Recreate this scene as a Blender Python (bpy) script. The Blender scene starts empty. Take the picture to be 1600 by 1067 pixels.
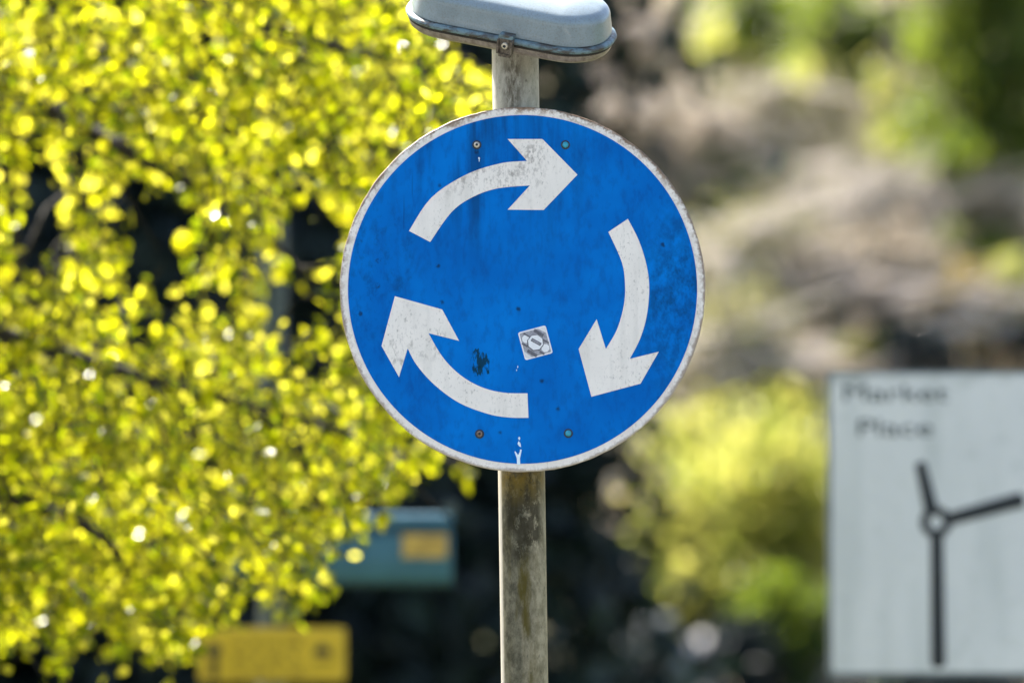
import bpy, bmesh, math, random
from mathutils import Vector, Matrix, noise as mnoise

R = math.radians
scene = bpy.context.scene
col = scene.collection
rnd = random.Random(7)

# ------------------------------------------------------------------ camera
CAM_Z, PITCH = 1.65, R(3.5)
LENS, K = 200.0, 36.0 / 200.0 / 1600.0
FWD = Vector((0, math.cos(PITCH), math.sin(PITCH)))
UPV = Vector((0, -math.sin(PITCH), math.cos(PITCH)))
CAMP = Vector((0, 0, CAM_Z))


def ray(px, py):
    return FWD + Vector((1, 0, 0)) * ((px - 800) * K) + UPV * ((533.5 - py) * K)


def at(px, py, Y):
    d = ray(px, py)
    return CAMP + d * (Y / d.y)


def hill_z(x, y):
    s = max(0.0, y - 34.0)
    z = 0.5 * s - 1.0 * (1 - math.exp(-s / 2.0))
    z = max(z, 0.0) + min(1, s / 4.0) * 0.35 * mnoise.noise(Vector((x * .35, y * .35, 3)))
    return max(z, 0.0) if s > 0 else 0.0


def hill_hit(px, py):
    d = ray(px, py)
    y = 34.0
    while y < 75:
        p = CAMP + d * (y / d.y)
        if p.z <= hill_z(p.x, p.y):
            return p
        y += .1
    return CAMP + d * (75 / d.y)


# ------------------------------------------------------------------ mesh builder
ORIG = {}


class MB:
    def __init__(self):
        self.v, self.f, self.m = [], [], []
        self.mat = 0

    def add(self, vs, fs, mat=None):
        o = len(self.v)
        self.v += [tuple(p) for p in vs]
        m = self.mat if mat is None else mat
        for f in fs:
            self.f.append(tuple(i + o for i in f))
            self.m.append(m)

    def box(self, c, s, rot=None, mat=None):
        c = Vector(c)
        rot = rot or Matrix.Identity(3)
        vs = []
        for sx in (-.5, .5):
            for sy in (-.5, .5):
                for sz in (-.5, .5):
                    vs.append(c + rot @ Vector((sx * s[0], sy * s[1], sz * s[2])))
        self.add(vs, [(0, 1, 3, 2), (4, 6, 7, 5), (0, 4, 5, 1), (2, 3, 7, 6), (0, 2, 6, 4), (1, 5, 7, 3)], mat)

    def tube(self, path, radii, n=8, mat=None, caps=True):
        path = [Vector(p) for p in path]
        rings = []
        for i, p in enumerate(path):
            a = path[max(i - 1, 0)]
            b = path[min(i + 1, len(path) - 1)]
            t = (b - a).normalized()
            ref = Vector((0, 1, 0)) if abs(t.y) < .9 else Vector((1, 0, 0))
            u = t.cross(ref).normalized()
            w = t.cross(u)
            r = radii[i] if isinstance(radii, (list, tuple)) else radii
            rings.append([p + (u * math.cos(2 * math.pi * k / n) + w * math.sin(2 * math.pi * k / n)) * r for k in range(n)])
        vs = [q for r_ in rings for q in r_]
        fs = []
        for i in range(len(path) - 1):
            for k in range(n):
                a, b = i * n + k, i * n + (k + 1) % n
                fs.append((a, b, b + n, a + n))
        if caps:
            fs.append(tuple(range(n - 1, -1, -1)))
            fs.append(tuple(range((len(path) - 1) * n, len(path) * n)))
        self.add(vs, fs, mat)

    def prism(self, pts, vec, mat=None):
        """outline pts (3-D, one plane) given thickness along vec"""
        n = len(pts)
        pts = [Vector(p) for p in pts]
        vec = Vector(vec)
        vs = pts + [p + vec for p in pts]
        fs = [tuple(range(n)), tuple(range(2 * n - 1, n - 1, -1))]
        fs += [(i, i + n, (i + 1) % n + n, (i + 1) % n) for i in range(n)]
        self.add(vs, fs, mat)

    def rings(self, loops, mats, cap0=True, cap1=True):
        n = len(loops[0])
        o = len(self.v)
        self.v += [tuple(p) for l in loops for p in l]
        for i in range(len(loops) - 1):
            for k in range(n):
                a, b = o + i * n + k, o + i * n + (k + 1) % n
                self.f.append((a, b, b + n, a + n))
                self.m.append(mats[i])
        if cap0:
            self.f.append(tuple(range(o + n - 1, o - 1, -1)))
            self.m.append(mats[0])
        if cap1:
            self.f.append(tuple(range(o + (len(loops) - 1) * n, o + len(loops) * n)))
            self.m.append(mats[-1])

    def build(self, name, mats, parent=None, origin=None, smooth=False, fix=True, auto=None):
        if not isinstance(mats, (list, tuple)):
            mats = [mats]
        o = Vector(origin) if origin is not None else (ORIG[parent.name] if parent else Vector((0, 0, 0)))
        me = bpy.data.meshes.new(name)
        me.from_pydata([(p[0] - o.x, p[1] - o.y, p[2] - o.z) for p in self.v], [], self.f)
        for m in mats:
            me.materials.append(m)
        me.polygons.foreach_set('material_index', self.m)
        me.validate()
        if fix:
            bm = bmesh.new()
            bm.from_mesh(me)
            bmesh.ops.recalc_face_normals(bm, faces=bm.faces)
            bm.to_mesh(me)
            bm.free()
        if smooth:
            me.polygons.foreach_set('use_smooth', [True] * len(me.polygons))
            if auto:
                me.set_sharp_from_angle(angle=R(auto))
        me.update()
        ob = bpy.data.objects.new(name, me)
        col.objects.link(ob)
        if parent:
            ob.parent = parent
            ob.location = o - ORIG[parent.name]
        else:
            ob.location = o
        ORIG[ob.name] = o
        return ob


def thing(name, label, cat, loc, group=None):
    o = bpy.data.objects.new(name, None)
    o.empty_display_size = .2
    col.objects.link(o)
    o.location = loc
    ORIG[o.name] = Vector(loc)
    o['label'] = label
    o['category'] = cat
    if group:
        o['group'] = group
    return o


def kind(o, k):
    o['kind'] = k
    return o


# ------------------------------------------------------------------ node helpers
class G:
    """tiny helper for procedural materials"""

    def __init__(self, name):
        self.mat = bpy.data.materials.new(name)
        self.mat.use_nodes = True
        self.nt = self.mat.node_tree
        self.nt.nodes.clear()
        self.out = self.nt.nodes.new('ShaderNodeOutputMaterial')
        self.tc = self.nt.nodes.new('ShaderNodeTexCoord')
        self.obj = self.tc.outputs['Object']

    def put(self, sock, v):
        if isinstance(v, bpy.types.NodeSocket):
            self.nt.links.new(v, sock)
        elif isinstance(v, (tuple, list)) and len(v) == 3 and sock.type == 'RGBA':
            sock.default_value = (*v, 1)
        else:
            sock.default_value = v

    def node(self, t, **kw):
        n = self.nt.nodes.new(t)
        for k, v in kw.items():
            setattr(n, k, v)
        return n

    def m(self, op, a, b=0.0, c=0.0, clamp=False):
        n = self.node('ShaderNodeMath', operation=op, use_clamp=clamp)
        for i, v in enumerate((a, b, c)):
            self.put(n.inputs[i], v)
        return n.outputs[0]

    def map(self, scale=(1, 1, 1), rot=(0, 0, 0), loc=(0, 0, 0), vec=None):
        n = self.node('ShaderNodeMapping')
        self.put(n.inputs['Vector'], vec or self.obj)
        n.inputs['Location'].default_value = loc
        n.inputs['Rotation'].default_value = rot
        n.inputs['Scale'].default_value = scale
        return n.outputs[0]

    def noise(self, scale, vec=None, detail=4, rough=.55, dist=0.0):
        n = self.node('ShaderNodeTexNoise')
        self.put(n.inputs['Vector'], vec or self.obj)
        n.inputs['Scale'].default_value = scale
        n.inputs['Detail'].default_value = detail
        n.inputs['Roughness'].default_value = rough
        n.inputs['Distortion'].default_value = dist
        return n.outputs['Fac']

    def voro(self, scale, vec=None):
        n = self.node('ShaderNodeTexVoronoi')
        self.put(n.inputs['Vector'], vec or self.obj)
        n.inputs['Scale'].default_value = scale
        return n.outputs['Distance'], n.outputs['Color']

    def step(self, v, lo, hi):
        n = self.node('ShaderNodeMapRange')
        self.put(n.inputs['Value'], v)
        n.inputs['From Min'].default_value = lo
        n.inputs['From Max'].default_value = hi
        return n.outputs[0]

    def mix(self, f, a, b):
        n = self.node('ShaderNodeMix', data_type='RGBA')
        self.put(n.inputs[0], f)
        self.put(n.inputs[6], a)
        self.put(n.inputs[7], b)
        return n.outputs[2]

    def sep(self, vec=None):
        n = self.node('ShaderNodeSeparateXYZ')
        self.put(n.inputs[0], vec or self.obj)
        return n.outputs

    def ramp(self, f, stops):
        n = self.node('ShaderNodeValToRGB')
        self.put(n.inputs[0], f)
        el = n.color_ramp.elements
        while len(el) < len(stops):
            el.new(.5)
        for e, (p, c) in zip(el, stops):
            e.position = p
            e.color = (*c, 1)
        return n.outputs[0]

    def blob(self, x, z, rx, rz):
        """soft ellipse mask around a place on the object's own face (local x, z)"""
        s = self.sep()
        a = self.m('DIVIDE', self.m('SUBTRACT', s[0], x), rx)
        b = self.m('DIVIDE', self.m('SUBTRACT', s[2], z), rz)
        d = self.m('SQRT', self.m('ADD', self.m('MULTIPLY', a, a), self.m('MULTIPLY', b, b)))
        return self.step(d, 1.0, 0.35)

    def bsdf(self, color, rough=.6, metal=0.0, spec=.5, bump=None, bump_d=.001, coat=0.0):
        p = self.node('ShaderNodeBsdfPrincipled')
        self.put(p.inputs['Base Color'], color)
        self.put(p.inputs['Roughness'], rough)
        p.inputs['Metallic'].default_value = metal
        p.inputs['Specular IOR Level'].default_value = spec
        p.inputs['Coat Weight'].default_value = coat
        if bump is not None:
            b = self.node('ShaderNodeBump')
            b.inputs['Distance'].default_value = bump_d
            b.inputs['Strength'].default_value = .6
            self.put(b.inputs['Height'], bump)
            self.nt.links.new(b.outputs[0], p.inputs['Normal'])
        return p.outputs[0]

    def done(self, shader):
        self.nt.links.new(shader, self.out.inputs['Surface'])
        return self.mat


def plain(name, c, rough=.6, metal=0.0, var=.25, scale=40.0, spec=.5):
    g = G(name)
    n = g.noise(scale)
    colr = g.mix(g.step(n, .3, .7), tuple(x * (1 - var) for x in c), tuple(min(1, x * (1 + var)) for x in c))
    return g.done(g.bsdf(colr, rough, metal, spec, bump=n, bump_d=.0006))


def leafy(name, stops, trans, tfac=.5, rough=.42, spec=.5):
    """leaf material: colour varies leaf by leaf, part of the light passes through"""
    g = G(name)
    geo = g.node('ShaderNodeNewGeometry')
    rp = geo.outputs['Random Per Island']
    c = g.ramp(rp, stops)
    big = g.noise(1.3, detail=2)
    hsv = g.node('ShaderNodeHueSaturation')
    g.put(hsv.inputs['Color'], c)
    g.put(hsv.inputs['Value'], g.step(big, 0.2, .75))
    hsv.inputs['Value'].default_value = 1
    val = g.m('ADD', .72, g.m('MULTIPLY', g.step(big, .3, .7), .5))
    g.put(hsv.inputs['Value'], val)
    p = g.bsdf(hsv.outputs[0], rough, 0, spec)
    t = g.node('ShaderNodeBsdfTranslucent')
    if len(trans) == 2:
        tc = g.mix(rp, trans[0], trans[1])
    else:
        wn = g.node('ShaderNodeTexWhiteNoise', noise_dimensions='1D')
        g.put(wn.inputs['W'], rp)
        tc = g.ramp(wn.outputs['Value'], [(k / (len(trans) - 1), t_) for k, t_ in enumerate(trans)])
    g.put(t.inputs['Color'], tc)
    mx = g.node('ShaderNodeMixShader')
    mx.inputs[0].default_value = tfac
    g.nt.links.new(p, mx.inputs[1])
    g.nt.links.new(t.outputs[0], mx.inputs[2])
    return g.done(mx.outputs[0])


# ------------------------------------------------------------------ materials
M = {}
# --- retroreflective blue face with grime
g = G('sign_blue')
low = g.noise(7, detail=3)
c = g.mix(g.step(low, .35, .68), (.0005, .113, .43), (.0005, .168, .57))
fine = g.noise(90, g.map((1, 1, .45)), 5, .65)
c = g.mix(g.m('MULTIPLY', g.step(fine, .48, .74), .5), c, (.004, .055, .22))
# rain streaks below the top edge
st = g.noise(34, g.map((1, 1, .10)), 3, .6)
top = g.step(g.sep()[2], .10, .27)
cen = g.blob(-.07, .22, .20, .22)
c = g.mix(g.m('MULTIPLY', g.m('MULTIPLY', g.step(st, .47, .68), g.m('ADD', g.m('MULTIPLY', top, .3), cen), clamp=True), .62), c, (.004, .035, .11))
# grime crescent on the right-hand edge
edge = g.blob(.262, -.02, .10, .20)
sm = g.noise(46, g.map((1, 1, .7)), 6, .75)
c = g.mix(g.m('MULTIPLY', g.m('MULTIPLY', g.step(sm, .42, .62), edge), .68), c, (.003, .035, .10))
ed2 = g.blob(-.24, .03, .10, .16)
c = g.mix(g.m('MULTIPLY', g.m('MULTIPLY', g.step(sm, .5, .66), ed2), .55), c, (.003, .04, .12))
# small dark spots
vd, vc = g.voro(30)
sv = g.node('ShaderNodeSeparateColor')
g.put(sv.inputs[0], vc)
sp = g.m('MULTIPLY', g.step(vd, .17, .08), g.m('GREATER_THAN', sv.outputs[0], .70))
sp = g.m('MULTIPLY', sp, g.step(g.noise(160), .38, .55))
c = g.mix(g.m('MULTIPLY', sp, .8), c, (.006, .02, .05))
# moss scrape left of the sticker
patch = g.blob(-.070, -.122, .040, .050)
strk = g.noise(125, g.map((1.0, 1, .34), rot=(0, R(35), 0)), 4, .65)
c = g.mix(g.m('MULTIPLY', g.step(g.m('MULTIPLY', strk, patch), .47, .53), .9), c, (.004, .028, .036))
# hair scratches
scr = g.noise(200, g.map((1, 1, .035), rot=(0, R(-52), 0)), 1)
c = g.mix(g.m('MULTIPLY', g.m('MULTIPLY', g.step(scr, .70, .74), g.blob(-.20, .12, .10, .10)), .5), c, (.004, .03, .09))
M['blue'] = g.done(g.bsdf(c, .45, 0, .04, bump=g.noise(260), bump_d=.0001))


def dirty_white(name, base, dirt, amt, low_amt=.25, mask=None):
    g = G(name)
    lw = g.noise(16, detail=3)
    c = g.mix(g.m('MULTIPLY', g.step(lw, .4, .7), low_amt), base, tuple(x * .72 for x in base))
    fn = g.noise(230, g.map((1, 1, .55)), 4, .7)
    area = g.step(g.noise(20, g.map((1, 1, .5)), 3), .40, .66)
    f = g.m('MULTIPLY', g.step(fn, .55, .70), g.m('ADD', .2, area))
    c = g.mix(g.m('MULTIPLY', f, amt, clamp=True), c, dirt)
    return g, c


g, c = dirty_white('sign_white', (.79, .74, .67), (.10, .09, .07), .62)
sk = g.noise(60, g.map((1, 1, .12)), 3)
c = g.mix(g.m('MULTIPLY', g.step(sk, .5, .72), .22), c, (.38, .36, .31))
# soot along the edges of the top arrow's neck and of the left arrow's head
for (bx, bz, rx, rz, am) in ((.0, .20, .05, .07, .4), (-.07, .18, .09, .05, .45), (.02, .225, .02, .02, .5), (-.155, -.085, .04, .04, .6), (-.20, -.11, .03, .05, .5)):
    b_ = g.blob(bx, bz, rx, rz)
    nn = g.noise(130, g.map((1, 1, .6)), 4, .7)
    c = g.mix(g.m('MULTIPLY', g.m('MULTIPLY', g.step(nn, .5, .66), b_), am), c, (.07, .05, .035))
M['white'] = g.done(g.bsdf(c, .45, 0, .35))

g, c = dirty_white('sign_border', (.79, .74, .67), (.12, .085, .055), .45)
s = g.sep()
rad = g.m('SQRT', g.m('ADD', g.m('MULTIPLY', s[0], s[0]), g.m('MULTIPLY', s[2], s[2])))
nz = g.noise(120, detail=6, rough=.75)
nz2 = g.noise(14, detail=2)
lim = g.m('ADD', rad, g.m('ADD', g.m('MULTIPLY', g.m('SUBTRACT', nz, .5), .016), g.m('MULTIPLY', g.m('SUBTRACT', nz2, .5), .014)))
rust = g.step(lim, .2975, .3012)
upper = g.step(s[2], -.25, .25)
rust = g.m('MULTIPLY', rust, g.m('ADD', .55, g.m('MULTIPLY', upper, .45)))
c = g.mix(rust, c, g.mix(nz, (.05, .035, .026), (.22, .13, .075)))
gr = g.m('MULTIPLY', g.m('MULTIPLY', g.step(g.noise(75, detail=6, rough=.75), .46, .60), g.step(lim, .288, .297)), g.m('ADD', .15, g.m('MULTIPLY', upper, .75)))
c = g.mix(gr, c, (.26, .18, .12))
M['border'] = g.done(g.bsdf(c, .55, 0, .3))
M['alu'] = plain('alu_back', (.36, .37, .37), .5, .6)

# --- post: grey coat with algae and drip stains below the plate
g = G('post_grey')
s = g.sep()
xr = g.m('ADD', s[0], g.m('MULTIPLY', g.m('SUBTRACT', s[2], 2.0), .015))       # across the leaning post
n1 = g.noise(70, g.map((1, 1, .6)), 6, .7)
c = g.mix(g.step(n1, .36, .64), (.27, .26, .215), (.40, .385, .325))
below = g.step(s[2], 2.10, 2.0)
alg = g.noise(62, g.map((1, 1, .6)), 6, .72)
right = g.step(g.m('ADD', xr, g.m('MULTIPLY', g.m('SUBTRACT', g.noise(30, g.map((1, 1, .2)), 4), .5), .05)), -.006, .020)
body = g.mix(g.step(alg, .40, .62), (.060, .055, .034), (.165, .15, .098))
pale = g.mix(g.step(alg, .38, .60), (.175, .15, .088), (.335, .29, .19))
body = g.mix(right, body, pale)
green = g.noise(32, g.map((1.3, 1, .22)), 6, .7)
gm = g.m('MULTIPLY', g.step(green, .46, .60), g.step(g.m('ABSOLUTE', g.m('ADD', xr, .004)), .030, .008))
body = g.mix(g.m('MULTIPLY', gm, .9), body, (.070, .054, .005))
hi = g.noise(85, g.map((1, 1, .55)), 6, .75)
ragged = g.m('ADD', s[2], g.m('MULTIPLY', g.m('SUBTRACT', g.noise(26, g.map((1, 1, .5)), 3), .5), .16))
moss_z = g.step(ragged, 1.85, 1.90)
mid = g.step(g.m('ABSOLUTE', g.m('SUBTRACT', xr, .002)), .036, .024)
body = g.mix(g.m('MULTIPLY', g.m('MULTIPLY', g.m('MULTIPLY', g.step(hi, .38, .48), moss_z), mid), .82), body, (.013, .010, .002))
body = g.mix(g.m('MULTIPLY', g.m('MULTIPLY', g.step(s[2], 1.95, 2.0), g.step(alg, .36, .56)), .8), body, (.15, .10, .012))
c = g.mix(below, c, body)
fl = g.noise(190, g.map((1, 1, .5)), 5, .75)
c = g.mix(g.m('MULTIPLY', g.step(fl, .56, .70), .7), c, (.06, .052, .035))
soot = g.blob(-.015, 2.66, .024, .10)
c = g.mix(g.m('MULTIPLY', g.m('MULTIPLY', soot, g.step(g.noise(75, g.map((1, 1, .3)), 5, .7), .40, .56)), .85), c, (.07, .058, .038))
c = g.mix(g.m('MULTIPLY', g.step(xr, -.0325, -.0350), .55), c, (.50, .47, .42))  # sunlit rim on the left edge, painted into the coat colour
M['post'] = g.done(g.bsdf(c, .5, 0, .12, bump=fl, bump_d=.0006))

# --- lamp
g = G('lamp_paint')
s = g.sep()
n1 = g.noise(30, detail=5)
c = g.mix(g.step(n1, .3, .7), (.155, .205, .23), (.20, .258, .285))
fl = g.noise(330, detail=3, rough=.7)
low = g.step(s[2], 0.10, -.06)
c = g.mix(g.m('MULTIPLY', g.step(fl, .48, .72), .45), c, (.10, .092, .065))
M['lamp'] = g.done(g.bsdf(c, .30, 0, .5, bump=fl, bump_d=.0002, coat=.4))
g = G('lamp_flange_paint')
n1 = g.noise(45, detail=6, rough=.7)
c = g.mix(g.step(n1, .46, .62), (.12, .19, .215), (.06, .08, .085))
n2 = g.noise(70, g.map((.35, .35, 1)), 5, .7)
c = g.mix(g.m('MULTIPLY', g.step(n2, .49, .58), .9), c, (.045, .032, .022))
M['flange'] = g.done(g.bsdf(c, .5, 0, .5))
M['gasket'] = plain('gasket_rubber', (.018, .015, .013), .8, var=.5)
g = G('lamp_cover_plastic')
n1 = g.noise(90, detail=5, rough=.7)
c = g.mix(g.step(n1, .4, .65), (.25, .21, .185), (.13, .10, .085))
M['tray'] = g.done(g.bsdf(c, .4, 0, .5))
g = G('rusty_steel')
n1 = g.noise(140, detail=5, rough=.7)
c = g.mix(g.step(n1, .4, .62), (.045, .035, .026), (.17, .14, .11))
M['rusty'] = g.done(g.bsdf(c, .6, .3, .5, bump=n1, bump_d=.0008))
M['screw'] = plain('screw_zinc', (.55, .50, .40), .4, .5, var=.3, scale=300)
M['rusty_bolt'] = plain('bolt_rust', (.22, .15, .11), .6, .3, var=.5, scale=300)
M['dark_washer'] = plain('washer_dark', (.018, .03, .04), .7, 0, var=.4, scale=300)
M['teal_cap'] = plain('cap_teal', (.02, .30, .42), .45, 0, var=.3, scale=300)
M['ink'] = plain('black_vinyl', (.005, .009, .012), .5, 0, var=.2)
M['soft_ink'] = plain('weathered_black_vinyl', (.03, .045, .05), .6, 0, var=.3)
M['sticker_white'] = plain('sticker_white', (.72, .73, .74), .5, var=.06, scale=200)
M['sticker_grey'] = plain('sticker_grey', (.30, .30, .33), .5, var=.3, scale=260)
M['sticker_dark'] = plain('sticker_dark', (.10, .10, .12), .5, var=.3, scale=260)
M['chip'] = plain('paint_chip', (.62, .75, .82), .6, var=.1)

# --- boards behind
BT = at(1300, 579, 13.9).z
g = G('board_white')
n1 = g.noise(5, detail=4)
c = g.mix(g.step(n1, .35, .7), (.645, .645, .65), (.705, .70, .70))
st = g.noise(14, g.map((1, 1, .12)), 3)
c = g.mix(g.m('MULTIPLY', g.step(st, .48, .72), .38), c, (.40, .43, .42))
sp2 = g.noise(22, detail=5, rough=.7)
c = g.mix(g.m('MULTIPLY', g.step(sp2, .56, .7), .3), c, (.34, .37, .34))
lich = g.m('MULTIPLY', g.step(g.m('ADD', g.sep()[2], g.m('MULTIPLY', g.noise(9, detail=4), .10)), BT + .02, BT + .07), .7)
c = g.mix(lich, c, (.13, .15, .12))
M['board'] = g.done(g.bsdf(c, .5, 0, .3))
M['board_edge'] = plain('board_edge_grey', (.16, .18, .19), .5, .3, var=.2)
g = G('board_teal')
n1 = g.noise(9, detail=4)
c = g.mix(g.step(n1, .3, .7), (.030, .118, .185), (.046, .158, .235))
M['teal'] = g.done(g.bsdf(c, .45, 0, .5))
M['teal_dark'] = plain('board_teal_dark', (.012, .06, .10), .5, 0, var=.2, scale=10)
g = G('board_yellow')
n1 = g.noise(13, detail=4)
c = g.mix(g.step(n1, .3, .7), (.58, .385, .018), (.70, .47, .03))
M['yellow'] = g.done(g.bsdf(c, .5, 0, .4))
M['yellow_rim'] = plain('yellow_rim', (.62, .42, .04), .5, var=.1)
M['yellow_ink'] = plain('yellow_sign_ink', (.05, .036, .004), .6, var=.2)
M['label_yellow'] = plain('label_yellow', (.50, .32, .07), .6, var=.35, scale=30)
M['post_far'] = plain('post_far_grey', (.06, .078, .075), .5, .2, var=.25, scale=12)

# --- plants
M['spring'] = leafy('spring_leaf', [(0, (.035, .065, .004)), (.5, (.07, .10, .005)), (1, (.17, .17, .008))],
                    ((.18, .25, .002), (.40, .44, .004), (.70, .67, .008), (.95, .88, .09)), .68, .26, .42)
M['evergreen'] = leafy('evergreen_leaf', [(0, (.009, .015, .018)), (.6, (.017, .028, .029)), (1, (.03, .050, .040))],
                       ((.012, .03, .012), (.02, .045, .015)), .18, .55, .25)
M['bark'] = plain('bark_dark', (.022, .017, .014), .85, var=.5, scale=14)
M['dry'] = leafy('dry_leaf', [(0, (.05, .08, .018)), (.16, (.10, .12, .035)), (.24, (.26, .225, .165)), (.6, (.36, .305, .24)), (1, (.48, .42, .35))],
                 ((.30, .24, .16), (.44, .36, .26)), .42, .6, .3)
M['dry_olive'] = leafy('dry_olive_leaf', [(0, (.045, .075, .015)), (.35, (.085, .105, .028)), (.55, (.14, .14, .05)), (.7, (.22, .20, .12)), (1, (.34, .30, .21))],
                       ((.16, .20, .03), (.42, .38, .16)), .42, .6, .3)
M['twig'] = plain('twig_pale', (.42, .375, .32), .8, var=.3, scale=3)
M['limb_pale'] = plain('limb_pale', (.58, .51, .455), .8, var=.2, scale=3)
M['green'] = leafy('green_leaf', [(0, (.028, .055, .012)), (.5, (.05, .09, .016)), (1, (.09, .13, .02))],
                   ((.11, .19, .010), (.30, .36, .025)), .48, .45, .4)
M['lime'] = leafy('lime_leaf', [(0, (.05, .085, .012)), (.5, (.15, .17, .016)), (1, (.32, .28, .04))],
                  ((.22, .30, .03), (.68, .63, .15)), .54, .45, .4)
M['tan'] = leafy('tan_leaf', [(0, (.26, .17, .07)), (.5, (.36, .25, .09)), (1, (.42, .36, .08))],
                 ((.34, .24, .05), (.50, .40, .05)), .45, .5, .3)
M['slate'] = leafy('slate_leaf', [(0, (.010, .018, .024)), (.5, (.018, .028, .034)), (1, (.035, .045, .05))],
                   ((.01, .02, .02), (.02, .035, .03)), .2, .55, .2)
M['stone'] = plain('stone_grey', (.26, .27, .265), .85, var=.35, scale=4)
g = G('rock_blue')
n1 = g.noise(4, detail=5, rough=.65)
c = g.mix(g.step(n1, .35, .65), (.035, .075, .105), (.13, .17, .185))
M['rock'] = g.done(g.bsdf(c, .7, 0, .4, bump=n1, bump_d=.03))
M['rock_pale'] = plain('rock_pale', (.46, .44, .43), .8, var=.3, scale=5)

# --- setting
g = G('hill_ground')
a = g.noise(.55, detail=5, rough=.6)
b = g.noise(2.2, detail=6, rough=.65)
c = g.ramp(b, [(.30, (.06, .055, .036)), (.44, (.15, .13, .09)), (.58, (.22, .19, .14)), (.75, (.31, .27, .215))])
c = g.mix(g.m('MULTIPLY', g.step(a, .47, .60), .8), c, (.05, .07, .018))
M['hill'] = g.done(g.bsdf(c, .95, 0, .1, bump=b, bump_d=.08))
g = G('verge_grass')
a = g.noise(.5, detail=5)
b = g.noise(9, detail=6, rough=.7)
c = g.mix(g.step(a, .35, .7), (.045, .062, .018), (.085, .078, .032))
c = g.mix(g.m('MULTIPLY', g.step(b, .4, .7), .5), c, (.05, .06, .022))
M['verge'] = g.done(g.bsdf(c, .95, 0, .1, bump=b, bump_d=.03))
g = G('asphalt')
a = g.noise(.8, detail=4)
b = g.noise(160, detail=4, rough=.8)
c = g.mix(g.step(b, .3, .7), (.045, .045, .045), (.10, .098, .094))
c = g.mix(g.m('MULTIPLY', g.step(a, .4, .7), .4), c, (.12, .115, .105))
M['asphalt'] = g.done(g.bsdf(c, .85, 0, .3, bump=b, bump_d=.004))
M['kerb'] = plain('kerb_stone', (.33, .32, .30), .85, var=.25, scale=12)
M['paving'] = plain('paving', (.26, .25, .235), .85, var=.25, scale=5)
M['roadline'] = plain('road_paint', (.72, .71, .67), .7, var=.2, scale=18)

# ------------------------------------------------------------------ ground, road, hill
mb = MB()
nx, ny = 60, 70
xs = [-60 + 120 * i / nx for i in range(nx + 1)]
ys = [33.5 + 60 * (j / ny) for j in range(ny + 1)]
vs = [(x, y, hill_z(x, y) + (.02 if y > 34 else -.05)) for y in ys for x in xs]
fs = [(j * (nx + 1) + i, j * (nx + 1) + i + 1, (j + 1) * (nx + 1) + i + 1, (j + 1) * (nx + 1) + i) for j in range(ny) for i in range(nx)]
mb.add(vs, fs)
kind(mb.build('hill', M['hill'], smooth=True), 'structure')
mb = MB()
mb.add([(-400, -400, 0), (400, -400, 0), (400, 400, 0), (-400, 400, 0)], [(0, 1, 2, 3)])
kind(mb.build('ground', M['verge']), 'structure')
mb = MB()
mb.add([(-120, 1.9, .004), (120, 1.9, .004), (120, 8.3, .004), (-120, 8.3, .004)], [(0, 1, 2, 3)])
kind(mb.build('road', M['asphalt']), 'structure')
mb = MB()
mb.box((0, -.9, .06), (240, 5.4, .12))
kind(mb.build('pavement', M['paving']), 'structure')
for yy, nm in ((1.86, 'kerb_near'), (8.38, 'kerb_far')):
    mb = MB()
    x = -40
    while x < 40:
        mb.box((x + .455, yy, .055), (.905, .13, .15 if yy > 5 else .14))
        x += .915
    kind(mb.build('kerb', M['kerb']), 'structure')
mb = MB()
for i in range(-9, 10):
    mb.box((i * 4.0, 5.1, .009), (2.0, .10, .002))
kind(mb.build('road_markings', M['roadline']), 'structure')

# ------------------------------------------------------------------ the roundabout sign
YS = 9.40                                   # plane of the sign's face
C0 = at(816.5, 452, YS)                     # centre of the disc
PXM = (at(900, 452, YS) - at(800, 452, YS)).x / 100.0
RS = 285.5 * PXM
lean = -0.0150                              # the post leans a touch


def S(px, py, dy=0.0):
    p = at(px, py, YS)
    return Vector((p.x, YS + dy, p.z))


def smooth(pts, n=5):
    """Catmull-Rom through an open run of points"""
    out = []
    for i in range(len(pts) - 1):
        p0, p1, p2, p3 = pts[max(i - 1, 0)], pts[i], pts[i + 1], pts[min(i + 2, len(pts) - 1)]
        for k in range(n):
            t = k / n
            out.append(tuple(.5 * (2 * p1[j] + (p2[j] - p0[j]) * t + (2 * p0[j] - 5 * p1[j] + 4 * p2[j] - p3[j]) * t * t
                                   + (3 * p1[j] - p0[j] - 3 * p2[j] + p3[j]) * t ** 3) for j in (0, 1)))
    return out + [pts[-1]]


post_x = lambda z: C0.x + (at(815, 740, YS).x - C0.x) + (z - at(815, 740, YS).z) * lean
YP = YS + .058
rs = thing('roundabout_sign', 'round blue roundabout sign with three white arrows on a weathered grey post', 'road sign', (post_x(0), YP, 0))
mb = MB()
zt = at(800, 70, YS).z
zs = [0 + zt * i / 14 for i in range(15)]
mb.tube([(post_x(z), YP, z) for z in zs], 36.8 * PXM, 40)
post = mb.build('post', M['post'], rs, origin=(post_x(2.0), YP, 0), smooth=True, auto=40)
mb = MB()
mb.tube([(post_x(z), YP, z) for z in (0.0, .03, .06)], [.085, .08, .045], 24)
mb.build('base_collar', M['rusty'], rs, smooth=True, auto=40)

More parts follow.
